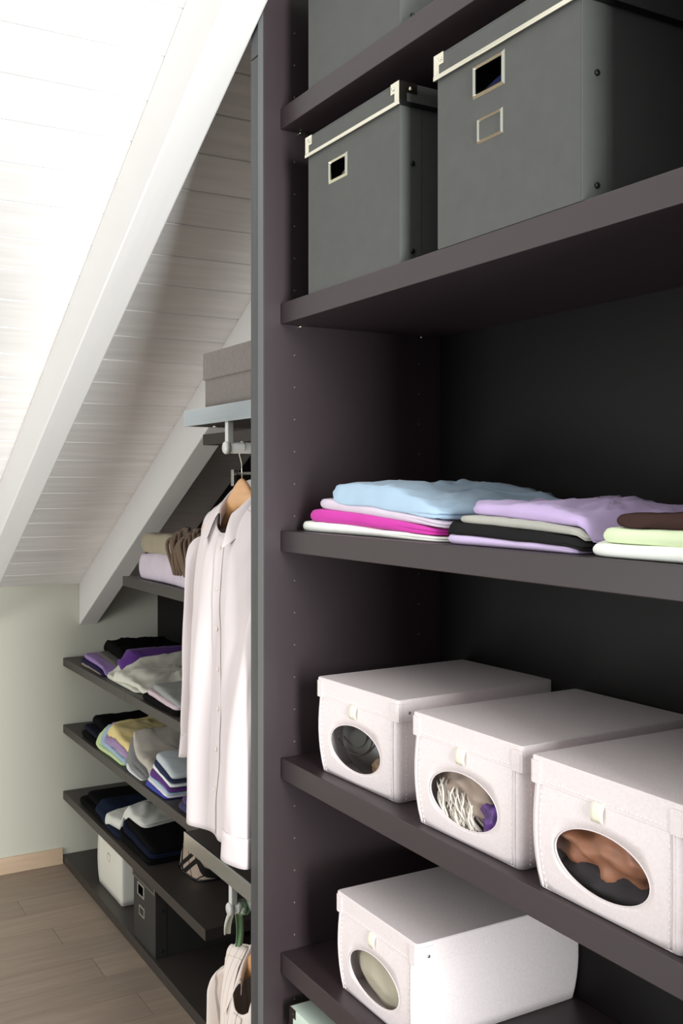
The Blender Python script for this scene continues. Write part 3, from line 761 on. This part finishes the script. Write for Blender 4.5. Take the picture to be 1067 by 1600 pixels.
# ------------------------------------------------------------------ contents of the boxes
def crumple(name, label, cat, box, mtl, off=(0, 0, 0), size=(.04, .09, .05), amp=.25, fr=14, seed=0, parent=None):
    mb = MB()
    def fn(u, v):
        a = 2 * PI * u; b = PI * v
        d = Vector((math.sin(b) * math.cos(a), math.sin(b) * math.sin(a), math.cos(b)))
        q = Vector((d.x * size[0], d.y * size[1], d.z * size[2])) 
        r = 1 + amp * (1 - abs(nz(q.x * fr + seed, q.y * fr, q.z * fr * 1.5)) * 2.2) * .6 + amp * .5 * nz(q.x * fr * 3, q.y * fr * 2 + seed, q.z * fr * 3)
        z = max(q.z * r, -size[2] * .82)
        return (q.x * r, q.y * r, z)
    mb.grid(fn, 72, 40, True, loop_u=True)
    o = link(name, mb, mtl)
    loc = box.matrix_basis @ Vector(off)
    o.location = loc; o.rotation_euler = box.rotation_euler
    if label: tag(o, label, cat)
    return o
blk = mat('black leather', (12, 12, 13), 0.38)
hb = crumple('leather_handbag', 'black leather handbag seen through the window of the left box', 'bag', b1, blk, (-.107, .006, .070), (.056, .112, .072), .05, 7, 3)
for k, (r1, r2, dx) in enumerate(((.062, .040, 0), (.042, .028, -.003))):
    pts = [(-.0585 - dx - .001 * k, .018 + r1 * math.cos(PI * (.95 + .85 * q / 14)), .022 + r2 * math.sin(PI * (.95 + .85 * q / 14))) for q in range(15)]
    link('piping', MB().tube(pts, .0016, 6), M['rivet'], hb)
crumple('leopard_scarf', 'small brown patterned scarf in the lower corner of the left box window', 'scarf', b1, mat('brown patterned silk', (120, 92, 64), .5, mottle=(60, .8)), (-.150, -.055, .040), (.010, .034, .022), .3, 40, 5)
crumple('knotted_scarf', 'taupe scarf behind the fringe in the second box', 'scarf', b2, fabric((170, 152, 138)), (-.118, .0, .078), (.046, .105, .058), .30, 24, 8)
crumple('printed_scarf', 'purple and gold printed scarf in the right of the second box window', 'scarf', b2, mat('purple printed silk', (84, 44, 120), .5, mottle=(70, .9)), (-.143, -.055, .050), (.028, .036, .040), .3, 30, 12)
fg = MB(); random.seed(2)
for k in range(70):
    y0 = .078 - .085 * random.random(); z0 = .078 - .035 * random.random() + .1 * (y0 - .02); x0_ = -.156 - .011 * random.random()
    L_ = .03 + .03 * random.random()
    fg.tube([(x0_ - .006 * math.sin(PI * q / 6), y0 - L_ * .5 * q / 6 + .006 * math.sin(q + k), max(.006, z0 - L_ * q / 6)) for q in range(7)], .0016, 5)
fo = link('fringed_scarf', fg, fabric((226, 218, 206))); fo.location = b2.location; fo.rotation_euler = b2.rotation_euler
tag(fo, 'cream fringe scarf pressed against the second box window', 'scarf', kind='stuff')
crumple('silk_blouse', 'rust brown silk blouse in the nearest box at right', 'blouse', b3, mat('rust brown silk', (150, 98, 70), .5, bump=(30, .3), mottle=(14, .15)), (-.116, .0, .080), (.052, .118, .054), .36, 20, 21)
crumple('dark_cardigan', 'dark plum cardigan lying under the rust brown blouse', 'cardigan', b3, mat('dark plum knit', (40, 36, 42), .9, mottle=(18, .5)), (-.114, -.004, .034), (.052, .115, .034), .2, 18, 31)
crumple('grey_jersey', 'grey brown jersey glimpsed through the window of the left charcoal box', 'jersey', D.objects['lidded_box.001'], fabric((120, 108, 100)), (-.125, .02, .165), (.055, .12, .07), .12, 14, 61)
crumple('navy_pullover', 'navy pullover glimpsed through the chrome window of the large charcoal box', 'pullover', DARKB, fabric((30, 32, 66)), (-.13, .02, .185), (.052, .12, .05), .12, 14, 51)
crumple('cream_pullover', 'cream beige pullover in the box on the lower shelf', 'pullover', b4, fabric((190, 182, 160), 600), (-.116, 0, .068), (.053, .118, .070), .10, 14, 41)

# ------------------------------------------------------------------ shirts on hangers
def hanger(label, x, y, rz_, zpk, hw_=.2, rot=0):
    """rz_ rail height, zpk top of the wooden yoke"""
    t = thing('clothes_hanger', label, 'hanger', (x, y, zpk), rot)
    def sec(u, v):
        yy = hw_ * (1 - 2 * u); a = abs(yy)
        zc = -.034 - (math.sqrt(a * a + .030 ** 2) - .030) * .80 if a < .10 else -.0935 - .30 * (a - .10)
        hh = .034 - .016 * min(1, a / .12); th = .0085 + .006 * (a / hw_) ** 2
        b = 2 * PI * v; q = 2.6
        c, s_ = math.cos(b), math.sin(b); r = 1 / ((abs(c) ** q + abs(s_) ** q) ** (1 / q))
        return (r * c * th - .03 * (a / hw_) ** 2 * .0, yy, zc + r * s_ * hh)
    mb = MB().grid(sec, 61, 17, True)
    mb.add([sec(0, k / 16) for k in range(16)], [tuple(range(16))]); mb.add([sec(1, k / 16) for k in range(16)], [tuple(range(15, -1, -1))])
    link('yoke', mb, M['wood'], t)
    zr = rz_ - zpk; R_ = .0125 + .0022
    # hook, world y is undone for the yaw so that it still hangs over the rail
    pts = [(0, R_ * math.cos(math.radians(a)), zr + R_ * math.sin(math.radians(a))) for a in range(200, -31, -14)]
    lz = pts[-1]
    pts += [(0, R_ * .9, zr - .016), (0, R_ * .45, zr - .026), (0, .001, zr - .036), (0, 0, -.004)]
    link('hook', MB().tube(pts, .0014, 8), M['chrome'], t)
    return t

def shirt(name, label, x, y, z, rot, wl_, wr_, L_, mtl, seed=0, sleeves=True, collar=1.0, right_sleeve=None, left_len=.64, vneck=0.0):
    t = thing(name, label, 'shirt', (x, y, z), rot)
    nr = .066
    def halfw(yy): return wl_ if yy >= 0 else wr_
    def ztop(yy, front):
        a = abs(yy); w = halfw(yy)
        if a < nr:
            k = math.sqrt(max(0, 1 - (a / nr) ** 2))
            return -(.055 + vneck) * k if front else .014 * k
        zz = -.30 * (a - nr)
        if a > .8 * w: zz -= .030 * ((a - .8 * w) / (.2 * w)) ** 2
        return zz
    def depth(s_): return .012 + .062 * (1 - math.exp(-max(0, s_) / .07)) + .02 * s_
    def surf(yy, z_, front):
        w = halfw(yy); s_ = ztop_line(yy) - z_
        k = max(0, 1 - (abs(yy) / w) ** 2.2)
        x_ = depth(s_) * math.sqrt(k)
        g = min(1, max(0, s_) / .45)
        pl = g * min(1, k * 3) * (.016 * math.sin(27 * yy + 1.2 + seed + 1.5 * s_) + .008 * math.sin(55 * yy + 2 + seed - 2 * s_)) + .004 * k * nz(yy * 12 + seed, z_ * 5, 2) + .0022 * nz(yy * 30 + seed, z_ * 14 + yy * 20, 7)
        return (-x_ + pl) if front else (x_ * .55 + pl * .7)
    def ztop_line(yy): return -.30 * max(0, abs(yy) - nr)
    def hem(yy): 
        w = halfw(yy); return -L_ + .055 * (abs(yy) / w) ** 3 + .004 * math.sin(30 * yy)
    b = MB()
    for front in (True, False):
        def fn(u, v):
            yy = wl_ - (wl_ + wr_) * u
            z0 = ztop(yy, front); z_ = z0 + (hem(yy) + (0 if front else -.012) - z0) * v
            w = halfw(yy); s_ = -z_
            flare = 1 - .055 * math.exp(-((s_ - .22) / .12) ** 2) + .05 * s_
            return (surf(yy, z_, front), yy * flare, z_)
        b.grid(fn, 64, 54)
    body = link('shirt_body', b, mtl, t, weld=True, solid=.0012)
    # placket and buttons
    pl = MB()
    pt = -(.055 + vneck) - .004
    pl.grid(lambda u, v: (surf(.017 - .034 * u, pt + (-L_ + .004 - pt) * v, True) - .0022, (.017 - .034 * u) * (1 + .05 * L_ * v), pt + (-L_ + .004 - pt) * v), 7, 54)
    pk = link('placket', pl, mtl, t, solid=.0012)
    k = 0; zb = pt - .03
    while zb > -L_ + .06:
        link('button', MB().disc((surf(0, zb, True) - .0028, 0, zb), (-1, 0, 0), .0052, .0018, 16), M['button'], pk)
        zb -= .088
    # yoke seam on the shoulder
    for sg, w in ((1, wl_), (-1, wr_)):
        pts = []
        for q in range(12):
            yy = sg * (nr + (w * .98 - nr) * q / 11); z_ = ztop(yy, True) - .022
            pts.append((surf(yy, z_, True) - .0012, yy * .99, z_))
        link('yoke_seam', MB().tube(pts, .0011, 6), mtl, t)
    # collar
    if collar:
        c = MB()
        def ring(th, row):
            fr = max(0, -math.cos(th)) if False else .5 * (1 - math.cos(th))      # 0 back, 1 front
            cy, cx_ = nr * math.sin(th), .052 * math.cos(th)
            zs = .012 - (.066 + vneck) * fr ** 1.7
            f2 = fr ** 3
            if row == 0: k, dz = 1.0, 0
            elif row == 1: k, dz = .97, .020
            elif row == 2: k, dz = 1.0, .034
            elif row == 3: k, dz = 1.09, .033
            elif row == 4: k, dz = 1.17 + .08 * f2, .014 - .004 * f2
            elif row == 5: k, dz = 1.23 + .14 * f2, -.012 - .014 * f2
            else: k, dz = 1.27 + .24 * f2, -.024 - .026 * f2 * collar
            ox = -.020 * f2 * max(0, row - 3) / 3
            side = (.004 * f2 * max(0, row - 3) / 3) * (1 if th > 0 else -1)
            return (cx_ * k + ox, cy * k + side, zs + dz)
        c.grid(lambda u, v: ring(math.radians(-150 + 300 * u), round(v * 6)), 61, 7)
        link('collar', c, mtl, t, solid=.0016, subd=1)
    # sleeves
    if sleeves:
        def sleeve(path, rad, sd):
            m_ = MB()
            P_ = [Vector(q) for q in path]
            def at(v):
                f = v * (len(P_) - 1); i = min(int(f), len(P_) - 2); a = f - i
                p0, p1, p2, p3 = P_[max(i - 1, 0)], P_[i], P_[i + 1], P_[min(i + 2, len(P_) - 1)]
                return .5 * ((2 * p1) + (p2 - p0) * a + (2 * p0 - 5 * p1 + 4 * p2 - p3) * a * a + (3 * p1 - p0 - 3 * p2 + p3) * a ** 3)
            def rd(v):
                f = v * (len(rad) - 1); i = min(int(f), len(rad) - 2); a = f - i
                return [rad[i][q] * (1 - a) + rad[i + 1][q] * a for q in (0, 1)]
            def fn(u, v):
                c_ = at(v); rx, ry = rd(v); a = 2 * PI * u
                w = 1 + .14 * nz(math.cos(a) * 1.6 + sd, math.sin(a) * 1.6, v * 5 + sd) + .10 * math.sin(3 * a + sd + v * 2) * min(1, v * 2)
                return (c_.x + rx * math.cos(a) * w, c_.y + ry * math.sin(a) * w, c_.z)
            m_.grid(fn, 36, 44, True, loop_u=True)
            o = link('sleeve', m_, mtl, t, solid=.001)
            e_ = P_[-1]; rx, ry = rad[-1]
            cu = MB(); 
            def cf(u, v):
                a = 2 * PI * u
                w = 1.06 + .10 * math.sin(3 * a + sd + 2) + .03 * v
                d = (P_[-1] - P_[-2]).normalized()
                q = e_ + d * (.062 * v - .012)
                return (q.x + rx * math.cos(a) * w, q.y + ry * math.sin(a) * w, q.z)
            cu.grid(cf, 36, 6, True, loop_u=True)
            link('cuff', cu, mtl, o, solid=.0016)
        w = wl_
        sleeve([(.004, w * .90, -.092), (.004, w * .965, -.105), (.004, w * 1.03, -.15), (.0, w * 1.06, -.30), (-.004, w * 1.09, -.45), (-.012, w * 1.11, -left_len + .06)],
               [(.012, .010), (.036, .020), (.052, .026), (.052, .025), (.046, .022), (.036, .018)], seed + 1)
        if right_sleeve: sleeve(*right_sleeve, seed + 4)
    return t

ZS = E - .030
hanger('beech wood hanger carrying the pale pink shirt on the upper rail', .945, 2.078, RZ[ZU], E + .014)
shirt('dress_shirt', 'pale pink long sleeved shirt hanging from the upper rail', .955, 2.085, ZS, 0, .235, .195, .735, M['shirt'], .3, vneck=.022,
      right_sleeve=([(.006, -.165, -.095), (-.01, -.175, -.16), (-.045, -.172, -.30), (-.068, -.158, -.45), (-.078, -.148, -.60), (-.080, -.142, -.70)],
                    [(.010, .012), (.03, .03), (.03, .04), (.028, .044), (.026, .044), (.024, .046)]))
ZS2 = E - 1.055
hanger('beech wood hanger carrying the striped blouse on the lower rail', .985, 2.058, RZ[ZL], E - 1.030, .13, 0)
shirt('striped_blouse', 'off white finely striped blouse hanging from the lower rail', .993, 2.058, ZS2, 0, .205, .17, .56, M['shirt2'], 2.1, collar=.9, vneck=.05, left_len=.52)
ht = thing('trouser_hanger', 'clip hanger with dark trousers behind the pale pink shirt', 'hanger', (1.02, 2.08, RZ[ZU]))
link('hook', MB().tube([(0, .0147 * math.cos(math.radians(a)), .0147 * math.sin(math.radians(a))) for a in range(200, -31, -14)] + [(0, .006, -.03), (0, 0, -.055)], .0014, 8), M['chrome'], ht)
link('bar', MB().tube([(0, -.185, -.055), (0, .205, -.055)], .0035, 8), M['steel'], ht)
for sg in (-.175, .195):
    link('clip', MB().box(-.012, -.001, sg - .008, sg + .008, -.085, -.045), M['steel'], ht, bevel=.002)
dt = MB(); dt.grid(lambda u, v: (-.004 + .006 * math.sin(u * 9 + v), -.18 + .38 * u * 1.0, -.072 - .60 * v), 20, 20)
o = link('hanging_trousers', dt, fabric((9, 9, 10)), loc=(1.03, 2.08, RZ[ZU]), solid=.012)
tag(o, 'dark trousers clipped to the hanger behind the pale pink shirt', 'trousers')

def draped(name, label, cat, x0, x1, ry, rz, drop, w, mtl, seed):
    mb = MB()
    def fn(u, v):
        a = (v - .5) * 2                       # -1..1, over the rail
        if abs(a) < .25:
            b = a / .25 * PI / 2; yy, z_ = .0145 * math.sin(b), .0145 * math.cos(b)
        else:
            q = (abs(a) - .25) / .75; sg = 1 if a > 0 else -1
            yy, z_ = sg * (.0145 + (w if sg > 0 else .004) * q ** .6 + .003 * math.sin(u * 8 + seed + 3 * q)), -drop * (q if sg > 0 else q * .12)
        xx = x0 + (x1 - x0) * u + .004 * math.sin(5 * a + seed)
        return (xx, ry + yy, rz + z_)
    mb.grid(fn, 12, 40)
    o = link(name, mb, mtl, solid=.0025, subd=1); tag(o, label, cat); return o
draped('camisole', 'pale ivory camisole thrown over the lower rail end', 'top', .922, .938, RY[ZL], RZ[ZL], .085, .052, fabric((206, 208, 196)), 1)
draped('green_scarf', 'narrow sage green scarf hung over the lower rail', 'scarf', .926, .944, RY[ZL] - .0, RZ[ZL], .095, .002, fabric((120, 150, 110)), 4)
